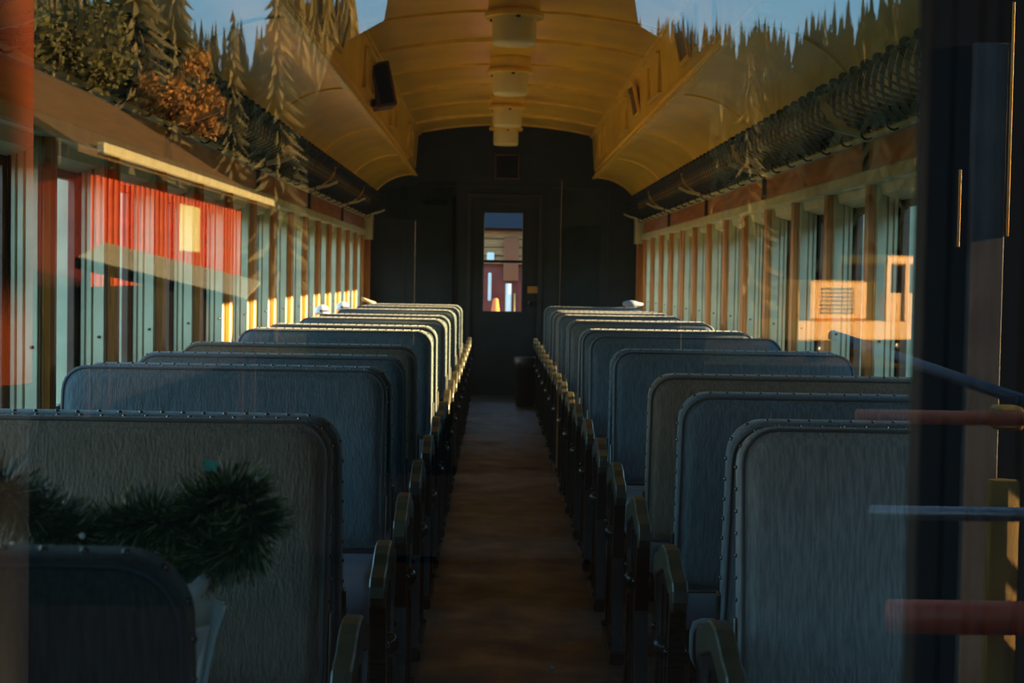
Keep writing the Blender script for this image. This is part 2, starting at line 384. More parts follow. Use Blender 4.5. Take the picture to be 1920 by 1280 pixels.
# ------------------------------------------------------------------ near end: window and partition
m = MB(); ya, yb = .42, .50
PX0, PX1, PZ0, PZ1 = -.50, .36, .90, 1.66
m.box(-1.66, PX0, ya, yb, -.12, 2.97); m.box(PX1, 1.66, ya, yb, -.12, 2.97)
m.box(PX0, PX1, ya, yb, -.12, PZ0); m.box(PX0, PX1, ya, yb, PZ1, 2.97)
wf = m.build('wall_front', M_TEAL); tag(wf, 'near end wall of the coach around the end window', 'wall', kind='structure')
MB().box(-1.5, 1.5, -1.5, .42, 2.30, 2.40, .01).build('hood', M_TEAL, wf)  # canopy added out of view to cut light through the end window
r = empty('window_1', (0, .46, 0)); tag(r, 'reflecting glass pane of the end window in front of the camera', 'window', kind='structure')
fr = MB()
for a,b,c,d in ((PX0,PX0+.04,PZ0,PZ1),(PX1-.04,PX1,PZ0,PZ1),(PX0+.04,PX1-.04,PZ0,PZ0+.04),(PX0+.04,PX1-.04,PZ1-.04,PZ1)): fr.box(a,b,-.03,.03,c,d,.004)
fr.build('frame', M_DARKWOOD, r)
MB().add([(PX0+.03,-.01,PZ0+.03),(PX1-.03,-.01,PZ0+.03),(PX1-.03,-.01,PZ1-.03),(PX0+.03,-.01,PZ1-.03)], [(0,1,2,3)]).build('pane', M_GLASS_NEAR, r)
m = MB(); m.box(.190, 1.445, 1.00, 1.03, 0, 2.31)
wp = m.build('wall_partition', M_BLACK); tag(wp, 'dark partition beside the aisle at the near end', 'wall', kind='structure')
MB().box(.180,.196,.997,1.030,0,2.31,.003).build('edge_strip', M_BLACK, wp)
for x in (.21,.24): MB().box(x,x+.010,.985,1.0,0,2.31,.003).build('panel_batten', M_BLACK, wp)

# ------------------------------------------------------------------ luggage racks
def rack_parts(s, ln):
    """one rack bay: y from 0 to ln"""
    prof = [(1.425,1.872),(1.375,1.886),(1.325,1.908),(1.282,1.945),(1.256,1.995),(1.250,2.045)]
    L = [0]
    for a, b in zip(prof[:-1], prof[1:]): L.append(L[-1]+math.dist(a, b))
    def at(u):
        u = max(0, min(L[-1], u))
        for i in range(len(L)-1):
            if u <= L[i+1]+1e-9:
                t = (u-L[i])/(L[i+1]-L[i]); a, b = prof[i], prof[i+1]
                return (a[0]+(b[0]-a[0])*t, a[1]+(b[1]-a[1])*t)
    me = MB(); rows = 9; du = L[-1]/rows; seg = .058; ns = int((ln-.04)/seg)
    for rrow in range(rows):
        for j in range(ns):
            y0 = .02+j*seg; y1 = y0+seg
            ua, ub = (rrow, rrow+1) if (j+rrow) % 2 == 0 else (rrow+1, rrow)
            x0, z0 = at(ua*du); x1, z1 = at(ub*du)
            h = .0085; q = .013
            me.add([(s*x0,y0,z0-h),(s*x1,y1,z1-h),(s*(x1-q),y1,z1+h),(s*(x0-q),y0,z0+h),(s*(x0+.002),y0+.003,z0-h),(s*(x1+.002),y1+.003,z1-h),(s*(x1-q+.002),y1+.003,z1+h),(s*(x0-q+.002),y0+.003,z0+h)], [(0,1,2,3),(7,6,5,4),(0,4,5,1),(3,2,6,7)])
    mesh_o = me.mesh('wire_mesh', M_RACK)
    ra = MB(); ra.tube([(s*1.250,0,2.047),(s*1.250,ln,2.047)], .009, 8)
    k = int(ln/.19)
    for j in range(k+1): ra.ball((s*1.250, .02+j*(ln-.04)/k, 2.052), .021, 10, 6)
    rail = ra.mesh('front_rail', M_RACK)
    hm = MB(); hm.tube([(s*(1.400-.027*math.cos(a)), 0, 1.862-.027*math.sin(a)) for a in [-.9+ (PI+2.1)*i/10 for i in range(11)]], .0045, 6)
    hook = hm.mesh('hook', M_RACK)
    b = MB()
    b.loft([[(s*1.43,-.013,1.855),(s*1.43,.013,1.855),(s*1.43,.013,1.885),(s*1.43,-.013,1.885)],
            [(s*1.30,-.012,1.885),(s*1.30,.012,1.885),(s*1.30,.012,1.905),(s*1.30,-.012,1.905)],
            [(s*1.235,-.011,1.915),(s*1.235,.011,1.915),(s*1.235,.011,1.931),(s*1.235,-.011,1.931)]], smooth=False)
    bracket = b.mesh('bracket', M_PALE2)
    return mesh_o, rail, hook, bracket
for s, side in ((-1,'left'),(1,'right')):
    ln = 3*PT-.05
    A = rack_parts(s, ln)
    for i, k in enumerate((-2,1,4,7,10,13)):
        r = empty('luggage_rack', (0, bn(k)+.025, 0))
        tag(r, '%s black wire luggage rack bay from the camera, above the %s windows' % (ORD[i+1], side), 'luggage rack', 'luggage racks')
        w_ = link('wire_mesh', A[0], r); w_['kind'] = 'stuff'
        link('front_rail', A[1], r)
        for j in range(6): link('hook', A[2], r, (0, .16+j*.43, 0))
        link('bracket', A[3], r, (0, -.02, 0))
        if k == 13: link('bracket', A[3], r, (0, ln, 0))

# ------------------------------------------------------------------ ceiling lights, speaker
drum = MB().lathe([(.0,-.170),(.118,-.166),(.124,-.155),(.126,-.14),(.126,0)], n=32, cap=False).mesh('shade', M_DRUM)
ring = MB().lathe([(.13,-.018),(.165,-.018),(.170,-.006),(.168,.012),(.158,.02)], n=32).mesh('ring', M_CEILTRIM)
base = MB().lathe([(.150,.012),(.150,.085),(.155,.12)], n=32).mesh('base', M_CEILTRIM)
clipm = MB().box(-.012,.012,-.148,-.128,-.03,-.004,.003).mesh('clip', M_SPEAK)
LY = [4.17, 6.69, 9.25, 11.80, 14.30, 16.35]
for i, y in enumerate(LY):
    r = empty('ceiling_light', (0.0, y, 2.742))
    tag(r, ('%s drum shaped ceiling light from the camera, unlit, on a yellow base' % ORD[i+1]), 'ceiling light', 'ceiling drum lights')
    link('shade', drum, r); link('ring', ring, r); link('base', base, r)
    for q in range(3): link('clip', clipm, r, None, (0,0,q*2*PI/3+.15))

r = empty('wall_speaker', (-.905, 10.9, 2.36)); r.rotation_euler = (-.06, -.20, .25)
tag(r, 'dark brown box speaker tilted on the left clerestory', 'speaker')
MB().box(0,.135,-.10,.10,0,.30,.008).build('cabinet', M_SPEAK, r)
MB().box(.02,.115,-.108,-.100,.02,.28,.003).build('grille', M_BLACK, r)
MB().box(-.03,0,-.02,.02,.20,.27,.003).build('bracket', M_CEILTRIM, r)

# ------------------------------------------------------------------ seats
SW = .985; BH = .545; TH = .078
def rr(wd, h, r, rb, z0, k=6):
    """rounded rectangle outline in (x, z), centred in x, bottom at z0"""
    P = []
    for cx, cz, rad, a0 in ((wd/2-r, z0+h-r, r, 0), (-wd/2+r, z0+h-r, r, PI/2), (-wd/2+rb, z0+rb, rb, PI), (wd/2-rb, z0+rb, rb, 3*PI/2)):
        for i in range(k+1):
            a = a0+PI/2*i/k; P.append((cx+rad*math.cos(a), cz+rad*math.sin(a)))
    return P
def back_mesh(material):
    m = MB(); rings = []
    for u, ins in ((-.0445,.18),(-.0435,.08),(-.0415,.042),(-.037,.026),(-.028,.018),(-.0265,.010),(-.024,.004),(-.018,0),(.018,0),(.024,.004),(.0265,.010),(.028,.018),(.037,.026),(.0415,.042),(.0435,.08),(.0445,.18)):
        rings.append([(x, u, z) for x, z in rr(SW-2*ins, BH-2*ins, max(.075-ins*.8,.02), max(.035-ins*.5,.008), ins)])
    m.loft(rings, cap=True, smooth=True)
    return m.mesh('backrest', material)
def pipe_mesh():
    m = MB()
    for u in (-.026,.026):
        m.tube([(x,u,z) for x, z in rr(SW-.016, BH-.016, .070, .03, .008)], .0038, 6, closed=True)
    return m.mesh('piping', M_PIPE)
def stud_mesh():
    m = MB(); out = rr(SW, BH, .075, .035, 0, 8); acc = 0; last = None
    P = [p for p in out if p[1] > .12]
    P = sorted(P, key=lambda p: 0)  # keep order
    path = [(SW/2, .14)] + [p for p in out[:18]] + [(-SW/2, .14)]
    step = .044; carry = .0
    for a, b in zip(path[:-1], path[1:]):
        L = math.dist(a, b); t = carry
        while t < L:
            x = a[0]+(b[0]-a[0])*t/L; z = a[1]+(b[1]-a[1])*t/L
            nx, nz = (b[1]-a[1])/L, -(b[0]-a[0])/L
            m.ball((x+nx*.0005, random.uniform(-.004,.004), z+nz*.0005), .0052, 6, 4)
            t += step
        carry = t-L
    return m.mesh('stud_row', M_STUD)
def lever_mesh():
    m = MB(); m.box(-.004, .004, -.013, .013, -.06, .165, .003)
    return m.mesh('lever', M_LEVER)
B_BLUE, B_GREY, B_SHADED, B_PALE = back_mesh(M_BLUE), back_mesh(M_GREY), back_mesh(M_SHADED), back_mesh(M_PALEG)
PIPE, STUD, LEVER = pipe_mesh(), stud_mesh(), lever_mesh()
def cush_mesh():
    m = MB(); rings = []
    for x, i in ((-.49,.03),(-.482,.008),(-.46,0),(.46,0),(.482,.008),(.49,.03)):
        P = []
        for cy, cz, a0 in ((.235-.05,.43-.05,0),(-.235+.05,.43-.05,PI/2)):
            for q in range(7):
                a = a0+PI/2*q/6; P.append((cy+(.05-i)*math.cos(a), cz+(.05-i)*math.sin(a)))
        P += [(-.235+i,.31+i),(.235-i,.31+i)]
        rings.append([(x,)+p for p in P])
    return m.loft(rings).mesh('seat_cushion', M_CUSH)
CUSH = cush_mesh()
def arm_mesh():
    top = [(-.205,.530),(-.214,.548),(-.212,.572),(-.196,.590),(-.165,.597),(-.125,.606),(-.085,.624),(-.04,.636),(0,.638)]
    top = top + [(-y, z) for y, z in reversed(top[:-1])]
    poly = top + [(.190,.520),(.15,.545),(0,.585),(-.15,.545),(-.190,.520)]
    return MB().prism_x(poly, -.0180, .0180, bev=.004).mesh('armrest', M_ARM)
ARM = arm_mesh()
def frame_mesh():
    m = MB()
    m.prism_x([(-.165,.05),(-.140,.20),(-.115,.34),(-.135,.46),(-.175,.55),(-.10,.575),(.10,.575),(.175,.55),(.135,.46),(.115,.34),(.140,.20),(.165,.05)], -.009, .009)
    for s in (-1,1):
        path = [(.175,.545),(.150,.47),(.128,.34),(.150,.20),(.178,.04)]
        for (ya,za),(yb_,zb) in zip(path[:-1], path[1:]):
            m.loft([[(-.018,s*ya-.017,za),(.018,s*ya-.017,za),(.018,s*ya+.017,za),(-.018,s*ya+.017,za)],[(-.018,s*yb_-.017,zb),(.018,s*yb_-.017,zb),(.018,s*yb_+.017,zb),(-.018,s*yb_+.017,zb)]], smooth=False)
        m.prism_x([(s*.06,.08),(s*.05,.34),(s*.06,.54),(s*.045,.54),(s*.035,.34),(s*.045,.08)], -.014, .014)
    m.box(-.026,.026,-.215,.215,0,.045,.008)
    for y in (-.16,.16): m.ball((0.02,y,.06), .012, 8, 5); m.ball((-.02,y,.06), .012, 8, 5); m.ball((.018,y*.85,.42),.010,8,5); m.ball((-.018,y*.85,.42),.010,8,5)
    m.ball((.012,0,.40),.028,10,6); m.ball((-.012,0,.40),.028,10,6)
    return m.mesh('end_frame', M_IRON)
FRAME = frame_mesh()
BASEM = MB().box(-.47,.47,-.17,.17,.20,.315,.01).mesh('seat_base', M_IRON)
LEGM = MB().box(-.02,.02,-.12,.12,0,.21,.006).mesh('leg', M_IRON)
XC = .406+SW/2
def seat(k, s, far, material, label):
    yc = 2.91+PT*(k-1)
    r = empty('coach_seat', (s*XC, yc, 0)); tag(r, label, 'seat', 'double seats either side of the aisle')
    link('seat_cushion', CUSH, r); link('seat_base', BASEM, r)
    link('leg', LEGM, r, (-.40,0,0)); link('leg', LEGM, r, (.40,0,0))
    ax = -s*(XC-.335)
    link('armrest', ARM, r, (ax,0,0)); link('end_frame', FRAME, r, (ax,0,0))
    f = 1 if far else -1
    tilt = .150+random.uniform(-.012,.012)
    off = .255 if far else .285
    dz = random.uniform(-.006,.004)
    b = link('backrest', {'blue':B_BLUE,'grey':B_GREY,'shaded':B_SHADED,'pale':B_PALE}[material], r, (random.uniform(-.004,.004), f*off, .428+dz))
    b.rotation_euler = (-f*tilt, 0, random.uniform(-.006,.006))
    link('piping', PIPE, b); sr = link('stud_row', STUD, b); sr['kind'] = 'stuff'
    for sx in (-1,1): link('lever', LEVER, b, (sx*(SW/2+.0045),0,0))
LEFT  = {0:'N',1:'F',2:'N',3:'F',4:'N',5:'N',6:'N',7:'F',8:'N',9:'N',10:'F',11:'N',12:'N',13:'F',14:'N',15:'F',16:'N',17:'N'}
RIGHT = {0:'N',1:'F',2:'N',3:'N',4:'N',5:'F',6:'N',7:'F',8:'F',9:'N',10:'F',11:'N',12:'F',13:'N',14:'N',15:'N',16:'F',17:'N'}
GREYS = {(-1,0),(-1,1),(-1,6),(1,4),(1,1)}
for s, D, side in ((-1,LEFT,'left'),(1,RIGHT,'right')):
    i = 0
    for k, d in D.items():
        if s > 0 and k == 0: continue
        i += 1
        g = 'shaded' if (s,k) == (-1,0) else 'pale' if (s,k) == (1,1) else 'grey' if (s,k) in GREYS else 'blue'
        col = {'shaded':'shade-darkened grey-brown','pale':'pale grey','grey':'grey-brown','blue':'blue-grey'}[g]
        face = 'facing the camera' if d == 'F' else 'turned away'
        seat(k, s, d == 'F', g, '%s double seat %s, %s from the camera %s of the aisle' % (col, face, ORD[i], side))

# ------------------------------------------------------------------ garland in its bin
r = empty('slotted_bin', (-.585, 2.02, .43)); tag(r, 'tall white slotted plastic bin standing on the nearest left seat', 'bin')
def bin_ring(z, t=0):
    k = z/.455; hx = .085+.062*k-t; hy = .075+.05*k-t; P = []
    for cx, cy, a0 in ((hx-.03,hy-.03,0),(-hx+.03,hy-.03,PI/2),(-hx+.03,-hy+.03,PI),(hx-.03,-hy+.03,3*PI/2)):
        for q in range(5):
            a = a0+PI/2*q/4; P.append((cx+.03*math.cos(a), cy+.03*math.sin(a), z))
    return P
m = MB()
m.loft([bin_ring(0), bin_ring(.05), bin_ring(.05,.004), bin_ring(.004,.004)], cap=True, smooth=False)
m.loft([bin_ring(.36), bin_ring(.455), bin_ring(.455,.004), bin_ring(.36,.004)], cap=False, smooth=False)
m.build('body', M_WHITEPL, r)
m = MB(); m.loft([bin_ring(.44,-.006), bin_ring(.458,-.008), bin_ring(.462,-.002), bin_ring(.458,.006)], cap=False); m.build('rim', M_WHITEPL, r)
bar = MB()
A, B = bin_ring(.045), bin_ring(.40)
for (ax, ay, bx, by) in [(-1,-1,0,0)]:
    pass
for j in range(20):
    a, b = Vector(A[j]), Vector(B[j])
    if j % 5 in (0, 4): w0, w1 = .012, .016
    elif j % 5 == 2: w0, w1 = .012, .014
    else: continue
    pts = [a.lerp(b, t/8) for t in range(9)]
    rings = []
    for t, p in enumerate(pts):
        wd = w0+(w1-w0)*t/8 + (.020*((t-6)/2)**2 if t > 6 else 0) + (.012*((2-t)/2)**2 if t < 2 else 0)
        c = Vector((p.x, p.y, 0)).normalized(); tn = Vector((-c.y, c.x, 0))
        rings.append([tuple(p+tn*wd), tuple(p-tn*wd), tuple(p-tn*wd-c*.004), tuple(p+tn*wd-c*.004)])
    bar.loft(rings, smooth=False)
# long side bars between the slots
for sx in (-1,1):
    for fy in (-.5, .0, .5):
        rings = []
        for t in range(9):
            z = .045+.355*t/8; k = z/.455; hx = .085+.062*k; hy = .075+.05*k
            wd = .012+(.018*((t-6)/2)**2 if t > 6 else 0)
            rings.append([(sx*hx, fy*hy*1.1-wd, z),(sx*hx, fy*hy*1.1+wd, z),(sx*(hx-.004), fy*hy*1.1+wd, z),(sx*(hx-.004), fy*hy*1.1-wd, z)])
        bar.loft(rings, smooth=False)
for sy in (-1,1):
    for fx in (-.45, 0, .45):
        rings = []
        for t in range(9):
            z = .045+.355*t/8; k = z/.455; hx = .085+.062*k; hy = .075+.05*k
            wd = .012+(.018*((t-6)/2)**2 if t > 6 else 0)
            rings.append([(fx*hx*1.1-wd, sy*hy, z),(fx*hx*1.1+wd, sy*hy, z),(fx*hx*1.1+wd, sy*(hy-.004), z),(fx*hx*1.1-wd, sy*(hy-.004), z)])
        bar.loft(rings, smooth=False)
bar.build('slotted_side', M_WHITEPL, r)

def pix(px, py, D):
    """a point at distance D down the coach seen near picture position (px, py)"""
    x, y = (px-960)/3029.0, (640-py)/3029.0
    v = fw + r2*x + u2*y
    return Vector((CAMX, 0, CAMZ)) + v*(D/v.y)
M_NEEDLE = mat('artificial_pine', (.095,.115,.028), rough=.5, col2=(.020,.032,.012), vscale=60)
M_NEEDLE2 = mat('pale_needle_tips', (.30,.30,.11), rough=.5)
r = empty('pine_garland', (-.60, 2.02, .86)); tag(r, 'bushy artificial pine garland spilling out of the white bin', 'garland')
gp = [(-140,960),(-60,935),(15,925),(70,975),(130,1000),(190,1030),(235,985),(300,975),(350,1000),(390,945),(430,920),(470,945),(480,1000),(440,1030),(385,1040),(350,1060),(400,1000),(440,970)]
gD = [2.02,2.0,1.98,2.0,2.02,2.05,2.03,2.0,2.0,1.98,1.97,1.96,1.96,1.97,2.0,2.03,1.99,2.0]
G = [pix(x, y, d) for (x, y), d in zip(gp, gD)]
inv = Vector((-.60, 2.02, .86))
path = []
for i in range(len(G)-1):
    for t in range(8): path.append(G[i].lerp(G[i+1], t/8)-inv)
MB().tube(path, .006, 6).build('wire_stem', M_DARKWOOD, r)
nd, nd2 = MB(), MB()
rng = random.Random(3)
for i in range(8600):
    q = rng.random()*(len(path)-2); j = int(q); p = path[j].lerp(path[j+1], q-j)
    t = (path[j+1]-path[j]).normalized()
    d = Vector((rng.gauss(0,1), rng.gauss(0,1), rng.gauss(0,1))); d = d-t*d.dot(t); d.normalize()
    L = rng.uniform(.026,.054); tip = p+d*L+t*rng.uniform(-.008,.02)+Vector((0,0,rng.uniform(-.004,.004)))
    st = p+d*L*.25; sd_ = (tip-st).cross(Vector((rng.gauss(0,1),rng.gauss(0,1),rng.gauss(0,1)))).normalized()*.0014
    tgt = nd2 if rng.random() < .16 else nd
    tgt.add([st-sd_, st+sd_, tip+sd_*.4, tip-sd_*.4], [(0,1,2,3)])
o = nd.build('needles', M_NEEDLE, r); o['kind'] = 'stuff'
o = nd2.build('pale_needles', M_NEEDLE2, r); o['kind'] = 'stuff'
tg = MB(); p = pix(393,872,1.96)-inv
tg.loft([[tuple(p+Vector((-.008,0,-.006))),tuple(p+Vector((.006,0,-.008))),tuple(p+Vector((.012,.002,.003))),tuple(p+Vector((-.006,.002,.008)))],[tuple(p+Vector((-.008,.003,-.006))),tuple(p+Vector((.006,.003,-.008))),tuple(p+Vector((.012,.005,.003))),tuple(p+Vector((-.006,.005,.008)))]], smooth=False)
tg.build('green_tag', mat('green_foil',(.01,.30,.18),rough=.3), r)
om = MB()
for px, py in ((24,1020),(154,1004),(482,898)): om.ball(tuple(pix(px,py,1.955)-inv), .0042, 8, 5)
om.build('bead', mat('pearl_bead',(.7,.62,.58),rough=.25), r)

# ------------------------------------------------------------------ small things lying about
M_CAPW = mat('white_cloth_cap', (.75,.72,.66), rough=.8); M_CAPB = mat('navy_cloth', (.03,.05,.12), rough=.8)
for y, zt, lab in ((12.2, 1.025, 'white cap with dark lettering lit by sun on a left seat back, nearer one'), (13.85, 1.02, 'white cap with dark lettering lit by sun on a left seat back, farther one')):
    r = empty('cap', (-1.385, y, zt-.075)); tag(r, lab, 'cap', 'caps on the seat backs'); r.rotation_euler = (0,0,.5)
    MB().lathe([(.056,0),(.058,.02),(.052,.045),(.036,.064),(.012,.073),(.001,.074)], n=18).build('crown', M_CAPW, r)
    MB().loft([[(-.055,-.02,.0),(.0,-.055,.0),(.055,-.02,.0),(.04,-.085,-.008),(0,-.11,-.012),(-.04,-.085,-.008)],[(-.055,-.02,.005),(.0,-.055,.005),(.055,-.02,.005),(.04,-.085,-.003),(0,-.11,-.007),(-.04,-.085,-.003)]], smooth=False).build('brim', M_CAPB, r)
    lt = MB()
    for q in range(5):
        a = -PI/2-.6+.3*q; cx, cy = .0595*math.cos(a), .0595*math.sin(a)
        lt.box(cx-.006, cx+.006, cy-.004, cy+.004, .020, .036)
    lt.build('lettering', M_CAPB, r)
m = MB(); P = pix(1189,577,15.95)
rs = []
for i in range(6):
    t = i/5; rs.append([(-.10+.2*t, .05*math.cos(a)*(.5+math.sin(PI*min(t+.1,1))), .028*math.sin(a)*(.4+math.sin(PI*min(t+.1,1)))) for a in [2*PI*k/10 for k in range(10)]])
o = m.loft(rs).build('folded_cloth', mat('pale_blue_cloth',(.20,.25,.33),rough=.8), None, P+Vector((0,.14,.035)))
tag(o, 'small pale blue folded cloth on the farthest right seat back', 'cloth')
m = MB(); P = pix(690,566,16.05)
rs = []
for i in range(6):
    t = i/5; rs.append([(-.07+.14*t, .03*math.cos(a)*(.5+math.sin(PI*min(t+.1,1))), .03-.05*t+.018*math.sin(a)) for a in [2*PI*k/8 for k in range(8)]])
o = m.loft(rs).build('rolled_glove', mat('beige_cloth',(.42,.36,.24),rough=.8), None, P+Vector((0,.1,0)))
tag(o, 'small beige rolled cloth on the farthest left seat back', 'cloth')
M_PAPER = mat('scrap_paper', (.32,.31,.27), rough=.8)
for px, py, sz, lab in ((1033,1254,.013,'crumpled pale paper scrap on the aisle floor near the camera'),(767,1163,.011,'small torn scrap at the foot of the left seats'),(818,1082,.016,'thin dry leaf scrap on the aisle floor beside the left seats')):
    q = Vector((CAMX,0,CAMZ)); v = pix(px,py,1.0)-q; t = -CAMZ/v.z; P = q+v*t
    m = MB(); rg = []
    for i in range(4):
        rg.append([(sz*(1.2-.25*i)*math.cos(a)*rng.uniform(.6,1.2), sz*.8*math.sin(a)*rng.uniform(.6,1.2), .001+.003*i+rng.uniform(0,.003)) for a in [2*PI*k/7 for k in range(7)]])
    o = m.loft(rg, smooth=False).build('paper_scrap' if 'paper' in lab else ('torn_scrap' if 'torn' in lab else 'leaf_scrap'), M_PAPER if 'leaf' not in lab else mat('dry_leaf',(.10,.06,.03),rough=.8), None, P)
    tag(o, lab, 'scrap', 'litter on the floor')

# ------------------------------------------------------------------ outside
GZ = -1.25
M_GROUND = mat('dry_grass_ground', (.34,.25,.07), rough=1.0, spec=0.0, col2=(.10,.085,.045), vscale=.35, detail=8, bump=.3, bscale=3)
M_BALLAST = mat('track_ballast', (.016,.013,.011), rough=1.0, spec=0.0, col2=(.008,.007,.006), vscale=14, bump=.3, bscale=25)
g = MB().add([(-500,-500,GZ),(500,-500,GZ),(500,500,GZ),(-500,500,GZ)], [(0,1,2,3)]).build('ground', M_GROUND)
tag(g, 'dry grassy ground outside the coach', 'ground', kind='structure')
g = MB().box(-3.0, 3.0, 1.0, 60, GZ-.1, GZ+.06).build('path', M_BALLAST); tag(g, 'dark ballast track bed under the coach', 'track bed', kind='structure')
g = MB().box(-26, 22, -75, 1.0, GZ-.1, GZ+.05).build('path_yard', M_BALLAST); tag(g, 'rail yard ground behind the viewer, darkened for shade', 'yard', kind='structure')  # dark colour stands in for shaded ground mirrored in the glass

def conifer(mb_leaf, mb_trunk, x, y, z0, h, r, rg, tiers=11, pts=9):
    mb_trunk.tube([(x,y,z0),(x,y,z0+h*.9)], [r*.09, r*.02], 6)
    for i in range(tiers):
        t = i/(tiers-1); zz = z0+h*(.14+.82*t); R = r*(1.02-t)**.85*rg.uniform(.82,1.15)+.05*r
        dh = h*(2.1/tiers)*(1-.5*t); a0 = rg.uniform(0, 6.28); V = [(x+rg.uniform(-.03,.03)*r, y, zz+dh)]
        for k in range(pts*2):
            a = a0+PI*k/pts; q = R*(rg.uniform(.75,1.15) if k % 2 == 0 else rg.uniform(.30,.5))
            V.append((x+q*math.cos(a), y+q*math.sin(a), zz-(dh*.25 if k % 2 == 0 else -dh*.15)))
        mb_leaf.add(V, [(0, 1+k, 1+(k+1) % (pts*2)) for k in range(pts*2)])
M_CON = mat('conifer_green', (.22,.15,.045), rough=.9, col2=(.07,.07,.028), vscale=.35)
M_TRUNK = mat('bark', (.10,.06,.035), rough=.9)
M_HILL = mat('hillside', (.13,.085,.03), rough=1.0, spec=0.0, var=.5, vscale=.15)
rg = random.Random(11)
def hill(name, pts, label):
    """terrain strip: rows of (x, y, z) points"""
    m = MB(); n = len(pts[0]); V = [p for r_ in pts for p in r_]; F = []
    for i in range(len(pts)-1):
        for j in range(n-1): F.append((i*n+j, i*n+j+1, (i+1)*n+j+1, (i+1)*n+j))
    o = m.add(V, F, True).build(name, M_HILL); tag(o, label, 'hill', kind='structure'); return o
# wooded hillside behind the viewer, rising to the right
def hz_right(x, y):
    d = -y
    t = max(0, min(1, (d-50)/100)); return GZ + t*(5.0+max(0, x-4)*.30)
hill('hillside_behind', [[(x, -y, hz_right(x,-y)) for y in range(45, 176, 10)] for x in range(-80, 101, 12)], 'wooded hillside mirrored in the glass')
lf, tr = MB(), MB()
def top_z(px_, py_, d): return CAMZ + (517-py_)/3029.0*(d+.9)
for i in range(1000):
    d = rg.uniform(58,160); x = d*rg.uniform(.05,.42); sx_ = 928+(x-CAMX)/(d+.9)*3029
    line = 62-max(0, sx_-1480)*.42
    z0 = hz_right(x,-d)-.3; h = top_z(sx_, line+rg.uniform(-18,110), d)-z0
    if h > 4: h = min(h, 19); conifer(lf, tr, x, -d, z0, h, h*.13, rg, 12, 6)
for i in range(460):
    d = rg.uniform(68,118); x = -d*rg.uniform(.09,.42); sx_ = 928+(x-CAMX)/(d+.9)*3029
    line = (70 if 345 < sx_ < 512 else -25)
    z0 = max(GZ, hz_right(x,-d))-.3; h = top_z(sx_, line+rg.uniform(-5,95), d)-z0
    if h > 4: conifer(lf, tr, x, -d, z0, h, h*.15, rg, 12, 6)
fo = lf.build('forest', M_CON); tag(fo, 'dense conifer forest on the hills mirrored in the glass', 'forest', kind='stuff')
o = tr.build('trunks', M_TRUNK, fo); o['kind'] = 'stuff'
# taller single conifers at the left
for px, D, h, r_, lab in ((250, 57, 16.7, 2.6, 'tall spreading conifer mirrored at the upper left of the glass'), (322, 63, 17.4, 2.2, 'tall conifer with level branches mirrored beside the blue sky'), (432, 60, 12.2, 1.4, 'small pointed conifer mirrored in the blue sky gap'), (515, 54, 13.3, 1.7, 'tall conifer mirrored right of the blue sky gap'), (1395, 57, 11.0, 1.5, 'pointed conifer standing ahead of the mirrored hillside')):
    p = pix(px, 500, D); y = .9-D
    r = empty('conifer', (p.x, y, GZ)); tag(r, lab, 'tree', 'single conifers outside')
    a, b = MB(), MB(); conifer(a, b, 0, 0, 0, h, r_, rg, 30, 10)
    a.build('foliage', M_CON, r); b.build('trunk', M_TRUNK, r)
def leafy(name, c, rad, nleaf, ls, material, label, trunk=True):
    r = empty(name, (c[0], c[1], GZ)); tag(r, label, 'tree' if trunk else 'bush')
    m = MB(); cz = c[2]-GZ
    cl = [(rg.gauss(0,.45)*rad[0], rg.gauss(0,.45)*rad[1], cz+rg.gauss(0,.4)*rad[2], rg.uniform(.25,.5)) for _ in range(26)]
    for i in range(nleaf):
        b = cl[rg.randrange(len(cl))]; v = Vector((rg.gauss(0,1),rg.gauss(0,1),rg.gauss(0,1))).normalized()*(rg.random()**.4)
        p = Vector((b[0]+v.x*rad[0]*b[3], b[1]+v.y*rad[1]*b[3], b[2]+v.z*rad[2]*b[3]))
        u = Vector((rg.gauss(0,1),rg.gauss(0,1),rg.gauss(0,1))).normalized(); q = u.cross(Vector((rg.gauss(0,1),rg.gauss(0,1),rg.gauss(0,1)))).normalized()
        m.add([p-u*ls, p+q*ls*.5, p+u*ls, p-q*ls*.5], [(0,1,2,3)])
    m.build('foliage', material, r)
    b = MB(); b.tube([(0,0,0),(.05,0,cz*.5),(0,0,cz)], [.09,.07,.03], 7)
    for k in range(5):
        a = k*1.3; b.tube([(0,0,cz*(.5+.08*k)),(rad[0]*.5*math.cos(a),rad[1]*.5*math.sin(a),cz+rad[2]*.2)], [.03,.01], 5)
    b.build('trunk', M_TRUNK, r)
M_OLIVE = mat('olive_leaf', (.20,.16,.03), rough=.8, col2=(.10,.09,.02), vscale=3)
M_ORANGE = mat('autumn_leaf', (.60,.22,.02), rough=.8, col2=(.30,.14,.02), vscale=4)
p = pix(110, 80, 50); leafy('olive_tree', (p.x, .9-50, p.z), (2.2,2.0,1.7), 6200, .11, M_OLIVE, 'olive leaved tree mirrored at the upper left corner')
p = pix(335, 195, 49); leafy('autumn_bush', (p.x, .9-49, p.z), (1.15,1.0,1.0), 4200, .085, M_ORANGE, 'orange autumn bush mirrored below the conifers', False)

